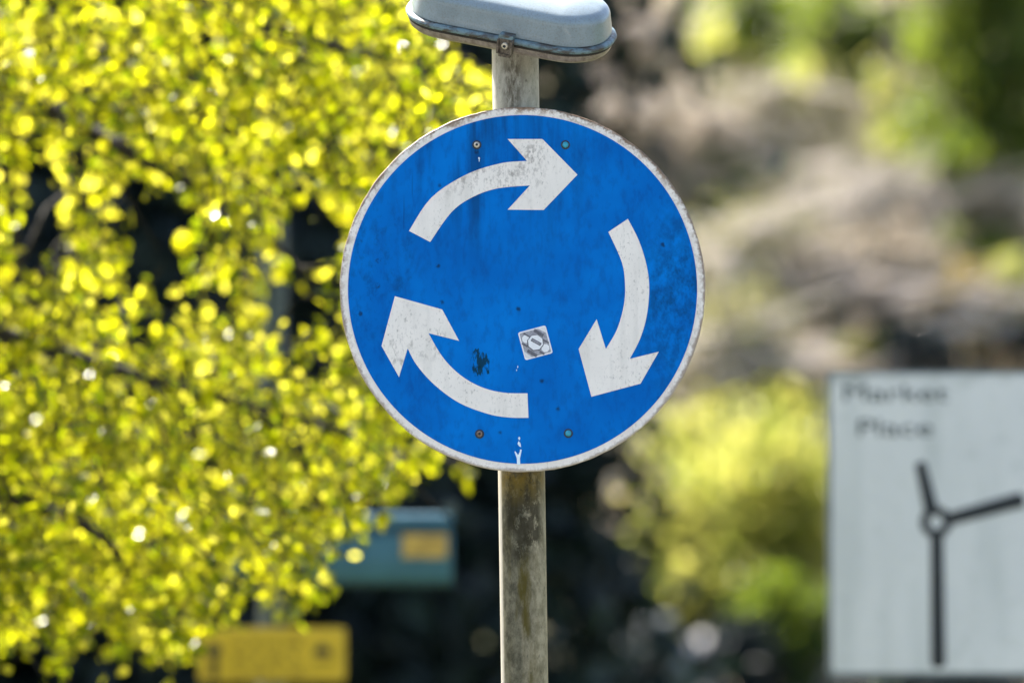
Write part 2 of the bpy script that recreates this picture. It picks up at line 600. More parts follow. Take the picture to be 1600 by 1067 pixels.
# plate with a rolled, slightly chipped rim
mb = MB()
nseg = 220
loops = []
for (dr, dy) in ((-.020, .0035), (-.0012, .0035), (0, .002), (0, -.001), (-.001, -.0024), (-.0028, -.003), (-.0125, -.003), (-.05, -.003)):
    lp = []
    for i in range(nseg):
        a = 2 * math.pi * i / nseg
        j = .0007 * mnoise.noise(Vector((math.cos(a) * 14, math.sin(a) * 14, 1))) + .0006 * mnoise.noise(Vector((math.cos(a) * 45, math.sin(a) * 45, 4)))
        r = RS + dr + (j if dr > -.01 else 0)
        lp.append((C0.x + math.cos(a) * r, YS + dy, C0.z + math.sin(a) * r))
    loops.append(lp)
mb.rings(loops, [1, 0, 0, 0, 0, 0, 0])
plate = mb.build('sign_plate', [M['border'], M['alu']], rs, origin=(C0.x, YS, C0.z))

rb = 272.6 * PXM
mb = MB()
mb.prism([(C0.x + math.cos(2 * math.pi * i / 160) * rb, YS - .0031, C0.z + math.sin(2 * math.pi * i / 160) * rb) for i in range(160)], (0, -.0009, 0))
face = mb.build('blue_face', M['blue'], plate, origin=(C0.x, YS, C0.z))

arrow_top = [(639.1, 361.3)] + smooth([(639.1, 361.3), (674, 309.5), (728, 273.6), (782, 255.9), (823.5, 252.2)])[1:] + \
    [(793.2, 218), (847.6, 218), (902.2, 273.6), (849.4, 328.7), (793.2, 328.2)] + \
    smooth([(828, 290.4), (777.4, 295), (739, 308.3), (705.5, 332), (672.2, 378.6)])
arrow_right = smooth([(981, 342.5), (998.4, 377), (1010.4, 416), (1014.3, 451.9), (1010.4, 493.9), (999.9, 529.9), (984, 560.8)]) + \
    [(1029.3, 549.7), (1000.8, 599.5), (924.1, 619.9), (904, 545.5), (932.2, 499)] + \
    smooth([(946.6, 545.5), (964, 514.9), (974.5, 477.9), (976.6, 445.9), (971.5, 410), (950.5, 362.9)])
arrow_left = smooth([(825.7, 652.8), (795.6, 652.3), (763.2, 646.9), (718, 629.7), (679.2, 601.7), (651.1, 570.4), (637.1, 544.5)]) + \
    [(623.5, 589.2), (596.2, 540.7), (617.1, 463.1), (691, 483.8), (717.3, 532.7)] + \
    smooth([(669.5, 520.8), (692.1, 558.6), (720.1, 586.6), (752.5, 604.9), (786.9, 613.5), (824.2, 614.6)])
for arr in (arrow_top, arrow_right, arrow_left):
    mb = MB()
    mb.prism([S(x, y, -.0041) for x, y in arr], (0, -.0006, 0))
    mb.build('arrow', M['white'], plate, origin=(C0.x, YS, C0.z))

# chips in the blue film that show the bright sheet below
mb = MB()
chips = [[(808, 726), (807.5, 716), (804, 706), (805, 704.5), (809.5, 711), (812, 706), (812.6, 702), (815.2, 702.5), (814, 709), (812.4, 716), (813, 726)],
         [(811, 682), (813, 684), (812, 688), (809.5, 685)],
         [(810.5, 689), (813.5, 693), (814, 698.5), (811, 697), (808.6, 693)],
         [(748, 246), (750, 247.5), (749.3, 249.5), (749.2, 253.5), (748.2, 253), (748.2, 249.5), (747, 248)],
         [(808.5, 571), (810, 573), (808.4, 576)], [(806.6, 577), (808, 578), (807, 580.5)]]
for ch in chips:
    mb.prism([S(x, y, -.00405) for x, y in ch], (0, -.0002, 0))
mb.build('paint_chip', M['chip'], plate)

for (bx, by, cap) in ((745, 227, 0), (883.5, 227, 1), (749.3, 678, 2), (888, 677, 1)):
    p = S(bx, by, -.004)
    mb = MB()
    n = 20
    def ring(r, d):
        return [(p.x + math.cos(2 * math.pi * i / n) * r, p.y - d, p.z + math.sin(2 * math.pi * i / n) * r) for i in range(n)]
    mb.rings([ring(.0076, 0), ring(.0076, .001), ring(.0068, .0016), ring(.0050, .0017), ring(.0050, .003), ring(.0042, .0042), ring(.0022, .0050),
              ring(.0020, .0038 if cap != 1 else .0052)], [0, 0, 0, 1, 1, 1, 2])
    bm_ = [M['screw'], M['teal_cap'], M['rusty_bolt']][cap]
    mb.build('bolt', [M['dark_washer'], bm_, M['dark_washer'] if cap != 1 else bm_], plate, smooth=True, auto=35)

# sticker
sc, ang = Vector((836.5, 535.8)), R(-15)


def stk(u, v):
    c_, s_ = math.cos(ang), math.sin(ang)
    return (sc.x + u * c_ - v * s_, sc.y + u * s_ + v * c_)


def rrect(h, r, n=5):
    out = []
    for (sx, sy, a0) in ((1, 1, 0), (-1, 1, 90), (-1, -1, 180), (1, -1, 270)):
        for k in range(n + 1):
            a = R(a0 + 90 * k / n)
            out.append((sx * (h - r) + math.cos(a) * r, sy * (h - r) + math.sin(a) * r))
    return out


mb = MB()
def sp_poly(pts, d, mat):
    mb.prism([S(*stk(u, v), -.0041 - d) for u, v in pts], (0, -.0002, 0), mat)
sp_poly(rrect(22.4, 3.2), 0, 0)
sp_poly(rrect(20.2, 2.0), .0002, 1)
def bar(cx, cy, l, w, a):
    a = R(a)
    ux, uy = math.cos(a), math.sin(a)
    return [(cx + ux * sx * l / 2 - uy * sy * w / 2, cy + uy * sx * l / 2 + ux * sy * w / 2) for sx, sy in ((-1, -1), (1, -1), (1, 1), (-1, 1))]
def octo(cx, cy, r):
    return [(cx + r * math.cos(R(22.5 + 45 * k + 8)), cy + r * math.sin(R(22.5 + 45 * k + 8))) for k in range(8)]
sp_poly(octo(-12.5, -9.5, 6.6), .0004, 0)
sp_poly(octo(13, 12, 6.6), .0004, 0)
sp_poly([(-20, 9), (-11, 20), (-20, 20)], .0004, 3)
sp_poly([(9, -20), (20, -20), (20, -11)], .0004, 3)
for b in (bar(9, -13.5, 17, 5, 45), bar(-9, 14.5, 17, 5, 45), bar(-10, -15, 12, 2.4, 45), bar(-17, -1, 10, 3, 45), bar(16, 1.5, 12, 2.4, 45), bar(6, 18, 8, 3, 45)):
    sp_poly(b, .0006, 2)
sp_poly(octo(0, 0, 13.6), .0008, 2)
sp_poly(octo(0.3, -.4, 12.2), .0010, 0)
sp_poly(bar(1.5, -.8, 17, 5.0, 44), .0012, 2)
sp_poly(bar(1.2, -1.2, 14, 2.0, 44), .0014, 1)
stick = mb.build('sticker', [M['sticker_white'], M['sticker_grey'], M['sticker_dark'], M['board']], plate)
stick['label'] = 'small square silver and grey sticker stuck on crooked'

# rails and clips on the back
for zz in (at(800, 227, YS).z, at(800, 677, YS).z):
    mb = MB()
    cx = C0.x
    mb.box((cx, YS + .0135, zz), (.25, .019, .04))
    mb.build('channel_rail', M['alu'], plate)
    mb = MB()
    px_ = post_x(zz)
    n = 24
    loop = [(px_ + math.cos(2 * math.pi * i / n) * .0425, YP + math.sin(2 * math.pi * i / n) * .0425) for i in range(n)]
    loop2 = [(px_ + math.cos(2 * math.pi * i / n) * .0395, YP + math.sin(2 * math.pi * i / n) * .0395) for i in range(n)]
    mb.rings([[(x, y, zz - .015) for x, y in loop2], [(x, y, zz - .015) for x, y in loop], [(x, y, zz + .015) for x, y in loop], [(x, y, zz + .015) for x, y in loop2]],
             [0, 0, 0], False, False)
    mb.build('clip', M['alu'], plate)

# ---- lamp on the head of the post
LT, LYAW, LROLL = R(28), R(-16), R(5.0)
LROT = Matrix.Rotation(LROLL, 3, 'Y') @ Matrix.Rotation(LT, 3, 'X') @ Matrix.Rotation(LYAW, 3, 'Z')
LA, LB, LR_ = .179, .086, .080
LC = S(798, 37) + Vector((.0, .030, .0))


def LW(u, v, w):
    return LC + LROT @ Vector((u, v, w))


def lamp_loop(inset, w, n=14):
    a, b, r = LA - inset, LB - inset, max(LR_ - inset, .006)
    out = []
    for (sx, sy, a0) in ((1, 1, 0), (-1, 1, 90), (-1, -1, 180), (1, -1, 270)):
        for k in range(n + 1):
            t = R(a0 + 90 * k / n)
            out.append(LW(sx * (a - r) + math.cos(t) * r, sy * (b - r) + math.sin(t) * r, w))
    return out


mb = MB()
prof = [(.010, .0105), (.0080, .012), (.0095, .026), (.0125, .040)]
for k in range(1, 11):
    t = R(72 * k / 10)
    prof.append((.0125 + .024 * (1 - math.cos(t)), .040 + .022 * math.sin(t)))
prof += [(.036, .0630), (.046, .0655), (.058, .0675), (.070, .0685), (.080, .0688)]
mb.rings([lamp_loop(i, w) for i, w in prof], [0] * (len(prof) - 1))
hood = mb.build('lamp_housing', M['lamp'], rs, origin=LC, smooth=True, auto=50)
mb = MB()
prof = [(.0125, .0005), (.004, .0005), (.0005, .002), (-.001, .0055), (.0008, .009), (.0045, .0108), (.010, .0106)]
mb.rings([lamp_loop(i, w) for i, w in prof], [0] * (len(prof) - 1))
mb.build('flange', M['flange'], hood, smooth=True, auto=60)
mb = MB()
mb.rings([lamp_loop(.007, -.0036), lamp_loop(.0035, -.0034), lamp_loop(.0035, .0002), lamp_loop(.009, 0.0004)], [0] * 3)
mb.build('gasket', M['gasket'], hood)
mb = MB()
prof = [(.060, -.021), (.030, -.0205), (.014, -.0185), (.008, -.014), (.0058, -.008), (.005, -.004), (.012, -.0036)]
mb.rings([lamp_loop(i, w) for i, w in prof], [0] * (len(prof) - 1))
mb.build('lens_cover', M['tray'], hood, smooth=True, auto=60)
# catch with its screw on the front edge
mb = MB()
cu = .021
def cbox(u, v, w, su, sv, sw, mat=0):
    mb.box(LW(u, v, w), (su, sv, sw), LROT, mat)
cbox(cu, -LB - .0035, -.001, .026, .008, .026)
cbox(cu, -LB + .0045, .0155, .024, .024, .006, 1)
cbox(cu - .0115, -LB - .009, -.001, .0032, .007, .024)
cbox(cu + .0115, -LB - .009, -.001, .0032, .007, .024)
cbox(cu, -LB - .004, -.0165, .020, .010, .005)
catch = mb.build('catch', [M['rusty'], M['flange']], hood)
mb = MB()
cen = LW(cu, -LB - .0076, .001)
fn_ = LROT @ Vector((0, -1, 0))
ux, wz = LROT @ Vector((1, 0, 0)), LROT @ Vector((0, 0, 1))
def sring(r, d):
    return [cen + fn_ * d + ux * (math.cos(2 * math.pi * i / 18) * r) + wz * (math.sin(2 * math.pi * i / 18) * r) for i in range(18)]
mb.rings([sring(.0058, 0), sring(.0058, .002), sring(.0050, .0034), sring(.0026, .0040), sring(.0024, .0020)], [0, 0, 0, 1])
mb.build('screw', [M['screw'], M['dark_washer']], hood, smooth=True, auto=35)
# remains of stencilled marks on the top
mb = MB()
for (u, v, l, w, a) in ((.020, -.017, .013, .0035, 80), (.026, -.019, .012, .0035, -55), (.034, -.017, .013, .0035, 82), (.040, -.023, .008, .0035, 5)):
    aa = R(a)
    c_, s_ = math.cos(aa), math.sin(aa)
    mb.prism([LW(u + c_ * sx * l / 2 - s_ * sy * w / 2, v + s_ * sx * l / 2 + c_ * sy * w / 2, .0690) for sx, sy in ((-1, -1), (1, -1), (1, 1), (-1, 1))], LROT @ Vector((0, 0, .0003)))
mb.build('lettering', M['soft_ink'], hood)
# stub that carries the lamp
mb = MB()
top = Vector((post_x(zt), YP, zt))
mb.tube([top - Vector((0, 0, .06)), top, top * .5 + LW(0, .01, -.022) * .5, LW(0, .01, -.019)], [.030, .030, .028, .028], 20)
mb.build('lamp_spigot', M['rusty'], hood, smooth=True, auto=40)

# ------------------------------------------------------------------ text helper
def text_prism(mb, body, p0, size, depth_vec, mat=0, spacing=1.0, fit_w=None):
    cu = bpy.data.curves.new('lettering', 'FONT')
    cu.body = body
    cu.size = size
    cu.space_character = spacing
    cu.resolution_u = 4
    ob = bpy.data.objects.new('lettering_source', cu)
    col.objects.link(ob)
    dg = bpy.context.evaluated_depsgraph_get()
    me = bpy.data.meshes.new_from_object(ob.evaluated_get(dg))
    x1 = max(v.co.x for v in me.vertices)
    x0 = min(v.co.x for v in me.vertices)
    k = fit_w / (x1 - x0) if fit_w else 1
    base = len(mb.v)
    for p in me.polygons:
        pts = [me.vertices[i].co for i in p.vertices]
        mb.prism([Vector(p0) + Vector(((q.x - x0) * k, 0, q.y)) for q in pts], depth_vec, mat)
    bpy.data.objects.remove(ob)
    bpy.data.meshes.remove(me)
    bpy.data.curves.remove(cu)


# ------------------------------------------------------------------ white map sign on the right
YB = 13.9
B = lambda x, y, d=0.0: Vector((at(x, y, YB).x, YB + d, at(x, y, YB).z))
q = (B(1600, 800) - B(1500, 800)).x / 100
bl, br_, bt, bb = B(1292, 579).x, B(1292, 579).x + 470 * q, B(1300, 579).z, B(1300, 1057).z
ms = thing('direction_sign', 'white junction map sign reading Market Place at the right edge', 'direction sign', ((bl + br_) / 2, YB + .06, 0))


def rr3(x0, x1, z0, z1, r, y, n=6):
    out = []
    for (cx, cz, a0) in ((x1 - r, z1 - r, 0), (x0 + r, z1 - r, 90), (x0 + r, z0 + r, 180), (x1 - r, z0 + r, 270)):
        for k in range(n + 1):
            a = R(a0 + 90 * k / n)
            out.append((cx + math.cos(a) * r, y, cz + math.sin(a) * r))
    return out


mb = MB()
mb.prism(rr3(bl, br_, bb, bt, .012, YB + .02), (0, -.02, 0))
bd = mb.build('signboard', M['board_edge'], ms)
mb = MB()
mb.prism(rr3(bl + .011, br_ - .011, bb + .011, bt - .008, .01, YB), (0, -.002, 0))
mb.build('white_panel', M['board'], bd)
mb = MB()
dv = (0, -.0012, 0)
yo = -.0022
text_prism(mb, 'Market', B(1318, 627, yo), 38.5 * q, dv, fit_w=164 * q)
text_prism(mb, 'Place', B(1341, 681, yo), 38.5 * q, dv, fit_w=116 * q)
mb.build('lettering', M['soft_ink'], bd)
mb = MB()


def arm(x0, y0, x1, y1, w0, w1):
    a, b = Vector((x0, y0)), Vector((x1, y1))
    d = (b - a).normalized()
    n_ = Vector((-d.y, d.x))
    pts = [a + n_ * w0 / 2, a - n_ * w0 / 2]
    for k in range(7):
        t = R(-90 + 180 * k / 6)
        pts.append(b + d * (math.cos(t) * w1 * .3) + n_ * (math.sin(t) * w1 / 2))
    mb.prism([B(p.x, p.y, yo) for p in pts], dv)


hub = Vector((1462.5, 815.5))
for k in range(36):
    a0, a1 = 2 * math.pi * k / 36, 2 * math.pi * (k + 1) / 36
    pts = [(hub.x + math.cos(a) * r, hub.y + math.sin(a) * r) for a, r in ((a0, 11), (a1, 11), (a1, 25), (a0, 25))]
    mb.prism([B(x, y, yo) for x, y in pts], dv)
yo = -.0026
arm(1463.6, 836, 1466, 1036, 20, 23)
arm(1482, 811, 1594, 781, 20, 24)
arm(1455, 796, 1438.5, 726, 22, 17)
mb.build('junction_diagram', M['ink'], bd)
for fx in (.2, .8):
    x = bl + (br_ - bl) * fx
    mb = MB()
    mb.tube([(x, YB + .068, 0), (x, YB + .068, bt - .03)], .038, 20)
    mb.build('post', M['post_far'], ms, smooth=True, auto=40)

# ------------------------------------------------------------------ grey post with teal and yellow boards
YG = 15.8
Gp = lambda x, y, d=0.0: Vector((at(x, y, YG).x, YG + d, at(x, y, YG).z))
q = (Gp(1600, 800) - Gp(1500, 800)).x / 100
gx = Gp(424, 930).x
sgn = thing('street_sign', 'grey post carrying a teal board above a yellow notice board, half hidden by leaves', 'street sign', (gx, YG, 0))
mb = MB()
mb.tube([(gx, YG, 0), (gx, YG, 1.2), (gx + .002, YG, Gp(430, 350).z)], .0385, 24)
mb.tube([(gx + .002, YG, Gp(430, 350).z), (gx + .002, YG, Gp(430, 350).z + .015)], [.041, .03], 24)
mb.build('post', M['post_far'], sgn, smooth=True, auto=40)
# teal board behind the post: a pressed panel with folded rails
x0, x1 = Gp(352, 850, .08).x, Gp(706, 850, .08).x
prof = [(801, .0), (803, -.010), (817, -.014), (820, -.004), (834, -.004), (837, -.010), (872, -.012), (890, -.006), (905, .004), (914, .018)]
mb = MB()
yb = YG + .075
front = [(yb + d, Gp(500, yy).z) for yy, d in prof]
back = [(yb + .03, front[-1][1]), (yb + .03, front[0][1])]
out = front + back
vsL = [(x0, y, z) for y, z in out]
vsR = [(x1, y, z) for y, z in out]
n = len(out)
fs = [(i, (i + 1) % n, (i + 1) % n + n, i + n) for i in range(n)]
mb.add(vsL + vsR, fs + [tuple(range(n - 1, -1, -1)), tuple(range(n, 2 * n))])
for k in (3, 8):
    mb.m[k] = 1
tb = mb.build('teal_board', [M['teal'], M['teal_dark']], sgn)
mb = MB()
mb.box((Gp(663, 852).x, yb - .0145, Gp(663, 852).z), (70 * q, .006, 36 * q))
lb = mb.build('yellow_label', M['label_yellow'], tb)
mb = MB()
mb.box((x1 - .004, yb + .015, Gp(702, 792).z), (20 * q, .03, 18 * q))
mb.build('end_bracket', M['post_far'], tb)
# yellow board in front of the post
yf = YG - .055
x0, x1 = Gp(312, 1000).x, Gp(541, 1000).x
z1, z0 = Gp(500, 980).z, Gp(500, 1064).z
mb = MB()
mb.prism(rr3(x0, x1, z0, z1, .012, yf + .012), (0, -.012, 0))
ybd = mb.build('yellow_board', M['yellow_rim'], sgn)
mb = MB()
mb.prism(rr3(x0 + .008, x1 - .008, z0 + .008, z1 - .012, .008, yf - .0002), (0, -.0015, 0))
mb.build('yellow_panel', M['yellow'], ybd)
mb = MB()
r2 = random.Random(3)
yo = yf - .0018
for ly, xe in ((1006, 478), (1028, 468), (1050, 476)):
    x = 369
    while x < xe:
        w = r2.uniform(10, 30)
        a, b = Gp(x, ly), Gp(min(x + w, xe + 6), ly)
        xx = a.x
        while xx < b.x - .004:                                    # strokes of letters too small to read
            h = r2.uniform(7, 11) * q
            mb.prism([(xx, yo, a.z - 4 * q), (xx + .0035, yo, a.z - 4 * q), (xx + .0035, yo, a.z - 4 * q + h), (xx, yo, a.z - 4 * q + h)], (0, -.001, 0))
            xx += r2.uniform(.0055, .0085)
        x += w + 9
mb.build('lettering', M['yellow_ink'], ybd)
mb = MB()
cc = Gp(336, 1015)
mb.prism([(cc.x + math.cos(2 * math.pi * k / 20) * .021, yo, cc.z + math.sin(2 * math.pi * k / 20) * .019) for k in range(20)], (0, -.001, 0))
mb.prism([(cc.x + u * q, yo, cc.z + v * q) for u, v in ((-7, -12), (7, -12), (6, -44), (-6, -44))], (0, -.001, 0), 1)
mb.build('arrow_symbol', [M['ink'], M['yellow_ink']], ybd)
mb = MB()
cc = Gp(505, 1017)
mb.prism([(cc.x + u * q, yo, cc.z + v * q) for u, v in ((-14, -6), (14, -6), (12, 4), (4, 10), (-5, 10), (-12, 4))], (0, -.001, 0))
mb.prism([(cc.x + u * q, yo, cc.z + v * q) for u, v in ((-14, -17), (14, -17), (14, -14), (-14, -14))], (0, -.001, 0), 1)
mb.build('vehicle_symbol', [M['ink'], M['yellow_ink']], ybd)
for zz, yy in ((Gp(424, 858).z, YG), (Gp(424, 1022).z, YG)):
    mb = MB()
    mb.tube([(gx, YG, zz - .012), (gx, YG, zz + .012)], .0415, 24)
    mb.box((gx, YG + (.05 if zz > z1 else -.038), zz), (.05, .03, .022))
    mb.build('clamp', M['alu'], sgn)

# ------------------------------------------------------------------ foliage helpers
def add_leaf(mb, p, L, W, rg, down=0.0, fold=.25):
    d = Vector((rg.gauss(0, 1), rg.gauss(0, 1), rg.gauss(0, 1) - down)).normalized()
    r = Vector((rg.gauss(0, 1), rg.gauss(0, 1), rg.gauss(0, 1)))
    s_ = d.cross(r).normalized()
    n_ = s_.cross(d)
    a, t = p, p + d * L
    m1, m2 = p + d * (L * .35), p + d * (L * .7)
    up = n_ * (W * fold)
    vs = [a, m1 + s_ * W * .5 + up, m2 + s_ * W * .38 + up, t, m2 - s_ * W * .38 + up, m1 - s_ * W * .5 + up]
    mb.add(vs, [(0, 1, 2, 3), (0, 3, 4, 5)])


def inside(poly, x, y):
    c_ = False
    j = len(poly) - 1
    for i in range(len(poly)):
        xi, yi = poly[i]
        xj, yj = poly[j]
        if (yi > y) != (yj > y) and x < (xj - xi) * (y - yi) / (yj - yi) + xi:
            c_ = not c_
        j = i
    return c_


# ------------------------------------------------------------------ spring tree on the left
YT = 12.7
tx = at(-760, 600, YT).x
tr = thing('leafy_tree', 'backlit spring tree with bright yellow green leaves hanging left of the blue sign', 'tree', (tx, YT + .3, 0))
mb = MB()
tp = [Vector((tx + .10 * math.sin(z * 1.1), YT + .3 + .06 * math.cos(z * 1.7), z)) for z in [i * .33 for i in range(14)]]
mb.tube(tp, [.17 - .011 * i for i in range(14)], 14)
mb.tube([(tx, YT + .3, -.02), (tx, YT + .3, .25)], [.26, .165], 14)
mb.build('trunk', M['bark'], tr, smooth=True)


def limb(pts, r0, r1, twigs=0, rg=rnd):
    mb = MB()
    n = len(pts)
    P = [Vector(p) for p in pts]
    fine = []
    for i in range(n - 1):
        for k in range(4):
            t = k / 4
            p0, p1, p2, p3 = P[max(i - 1, 0)], P[i], P[i + 1], P[min(i + 2, n - 1)]
            fine.append(.5 * (2 * p1 + (p2 - p0) * t + (2 * p0 - 5 * p1 + 4 * p2 - p3) * t * t + (3 * p1 - p0 - 3 * p2 + p3) * t ** 3))
    fine.append(P[-1])
    k = len(fine) - 1
    mb.tube(fine, [r0 + (r1 - r0) * i / k for i in range(k + 1)], 8)
    for _ in range(twigs):
        i = rg.randint(2, k)
        p = fine[i]
        d = Vector((rg.uniform(.1, .8), rg.uniform(-.5, .5), rg.uniform(-.9, .5))).normalized()
        L = rg.uniform(.18, .42)
        mb.tube([p, p + d * L * .5 + Vector((0, 0, .02)), p + d * L + Vector((0, 0, -.05))], [.007, .005, .002], 5)
    mb.build('limb', M['bark'], tr, smooth=True)


Tq = lambda x, y, d=0.0: at(x, y, YT + d)
limb([tp[9], Tq(-300, -60, .3), Tq(-60, 90, .2), Tq(75, 168, .1), Tq(190, 232, 0), Tq(305, 290, -.1), Tq(420, 372, -.1), Tq(470, 420, -.2)], .036, .003, 8)
limb([tp[7], Tq(-350, 420, .2), Tq(-120, 480, .1), Tq(60, 540, 0), Tq(260, 600, -.1), Tq(400, 635, -.1), Tq(500, 665, 0)], .034, .002, 8)
limb([tp[6], Tq(-350, 640, .1), Tq(-100, 730, 0), Tq(60, 790, 0), Tq(120, 815, -.1), Tq(170, 850, -.1), Tq(200, 900, 0)], .035, .003, 0)
limb([tp[10], Tq(-350, -250, .2), Tq(-40, -150, .2), Tq(220, -40, .2), Tq(440, 50, .1), Tq(600, 90, .1), Tq(730, 130, .1)], .036, .003, 12)
limb([tp[12], Tq(-400, -480, 0), Tq(-100, -420, .1), Tq(150, -300, .2)], .05, .005, 10)
limb([tp[8], tp[8] + Vector((-.3, .3, .4)), tp[8] + Vector((-.7, .4, .6)), tp[8] + Vector((-1.0, .4, .5))], .05, .006, 6)
limb([tp[9], Tq(-250, 150, .9), Tq(-20, 240, .8), Tq(30, 420, .7), Tq(60, 520, .6)], .028, .005, 6)

crown_poly = [(-1700, -1200), (200, -1200), (560, -500), (690, -100), (640, 0), (690, 40), (765, 85), (755, 175), (690, 195), (640, 230), (600, 330), (560, 420), (600, 520),
              (640, 620), (668, 700), (640, 735), (600, 765), (545, 830), (505, 880), (470, 925), (395, 925), (305, 945), (262, 1022), (235, 985), (150, 968),
              (60, 988), (-100, 985), (-500, 980), (-1700, 900)]
gaps = [(235, 340, 98, 88, .98), (490, 345, 72, 82, .96), (275, 455, 85, 42, .85), (45, 310, 85, 120, .9), (435, 475, 55, 55, .92), (20, 520, 40, 60, .7), (690, 45, 50, 50, .9),
        (540, 250, 45, 40, .6), (100, 150, 60, 40, .6), (330, 860, 40, 45, .7), (390, 950, 60, 40, .9), (600, 230, 50, 40, .6), (380, 400, 50, 50, .6), (560, 480, 60, 90, .7),
        (610, 800, 70, 60, .8), (510, 870, 60, 45, .75), (575, 850, 75, 60, .96), (470, 930, 50, 40, .9), (375, 1015, 92, 58, .99), (430, 975, 70, 40, .97), (60, 1010, 120, 22, .6), (330, 30, 40, 30, .5), (180, 480, 40, 40, .6)]
mb = MB()
rg = random.Random(11)
count = 0
while count < 5400:
    x, y = rg.uniform(-1600, 770), rg.uniform(-1100, 1045)
    if not inside(crown_poly, x, y):
        continue
    outside = x < -60 or y < -60
    if outside and rg.random() > .38:
        continue
    edge_n = .22 * mnoise.noise(Vector((x * .004, y * .004, 5)))
    if math.hypot((x + 420) / 1080, (y - 60) / 960) > 1 + edge_n and outside:      # a rounded, uneven crown
        continue
    dens = 1.0
    for (ex, ey, rx, ry, k) in gaps:
        d = math.hypot((x - ex) / rx, (y - ey) / ry)
        if d < 1.15:
            dens *= 1 - k * min(1, (1.15 - d) / .35)
    dep = rg.gauss(0, .40) if not outside else rg.gauss(0, .40 + min(.25, max(-x, -y) * .0004))
    back = (not outside) and rg.random() < .34                      # a second, deeper layer of sprays
    if back:
        dep = rg.uniform(.7, 1.7)
    p = at(x, y, YT + dep)
    nv = mnoise.noise(p * 3.1) + .5 * mnoise.noise(p * 7.0)
    if nv < -.08:
        dens *= .12
    if rg.random() > dens:
        continue
    count += 1
    # a drooping spray of leaves on a fine stalk
    d = Vector((rg.gauss(.25, .6), rg.gauss(0, .6), rg.gauss(-.6, .5))).normalized()
    L = rg.uniform(.04, .15)
    mb.tube([p - d * .03, p + d * L * .5, p + d * L], [.004, .003, .0015], 3, 1, False)
    for k in range(rg.randint(5, 10)):
        t = rg.random()
        pp = p + d * (L * t) + Vector((rg.gauss(0, .012), rg.gauss(0, .02), rg.gauss(0, .012)))
        s_ = rg.choice((.017, .020, .024, .029, .034, .042)) * rg.uniform(.9, 1.1) * (1.25 if back else 1.0)
        mb.mat = 0
        add_leaf(mb, pp, s_, s_ * rg.uniform(.6, .85), rg, .6, rg.uniform(.05, .35))
crown = mb.build('crown', [M['spring'], M['bark']], tr, fix=False)

# ------------------------------------------------------------------ dark evergreens behind
def evergreen(label, x, y, h, rbase, n, seed):
    rg = random.Random(seed)
    t = thing('evergreen_tree', label, 'tree', (x, y, 0), 'dark evergreens behind the signs')
    mb = MB()
    mb.tube([(x, y, 0), (x + .05, y, h * .5), (x, y, h * .93)], [.24, .16, .03], 10)
    for k in range(46):
        z = h * (.06 + .86 * k / 46)
        a = rg.uniform(0, 6.28)
        rr = rbase * (1 - (z / h) ** 1.6) * .85
        mb.tube([(x, y, z), (x + math.cos(a) * rr * .5, y + math.sin(a) * rr * .5, z + .1), (x + math.cos(a) * rr, y + math.sin(a) * rr, z - .1)], [.04, .025, .006], 5)
    mb.build('trunk', M['bark'], t, smooth=True)
    mb = MB()
    clumps = []
    for _ in range(420):
        z = h * rg.random() ** 1.35
        rr = rbase * (1 - (z / h) ** 1.7) * (1 + .22 * mnoise.noise(Vector((seed, z * 1.3, 0)))) + .15
        a = rg.uniform(0, 6.28)
        q_ = rr * math.sqrt(rg.uniform(.25, 1))
        clumps.append((Vector((x + math.cos(a) * q_, y + math.sin(a) * q_, z)), rg.uniform(.28, .6)))
    for i in range(n):
        c_, s_ = clumps[rg.randrange(len(clumps))]
        p = c_ + Vector((rg.gauss(0, s_ * .6), rg.gauss(0, s_ * .6), rg.gauss(0, s_ * .5)))
        p.z = max(p.z, .05)
        L = rg.uniform(.10, .24)
        if (p.x - x) ** 2 + (p.y - y) ** 2 < (rbase * (1 - p.z / h) * .74) ** 2:
            L = rg.uniform(.26, .40)                              # big dense fans close to the trunk
        add_leaf(mb, p, L, L * .55, rg, .5)
    mb.build('crown', M['evergreen'], t, fix=False)


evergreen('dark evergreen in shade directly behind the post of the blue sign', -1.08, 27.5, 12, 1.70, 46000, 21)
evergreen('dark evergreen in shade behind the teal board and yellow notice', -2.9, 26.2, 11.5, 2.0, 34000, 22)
evergreen('dark evergreen in shade behind the yellow green tree at the left edge', -5.4, 27.5, 10, 2.3, 12000, 23)

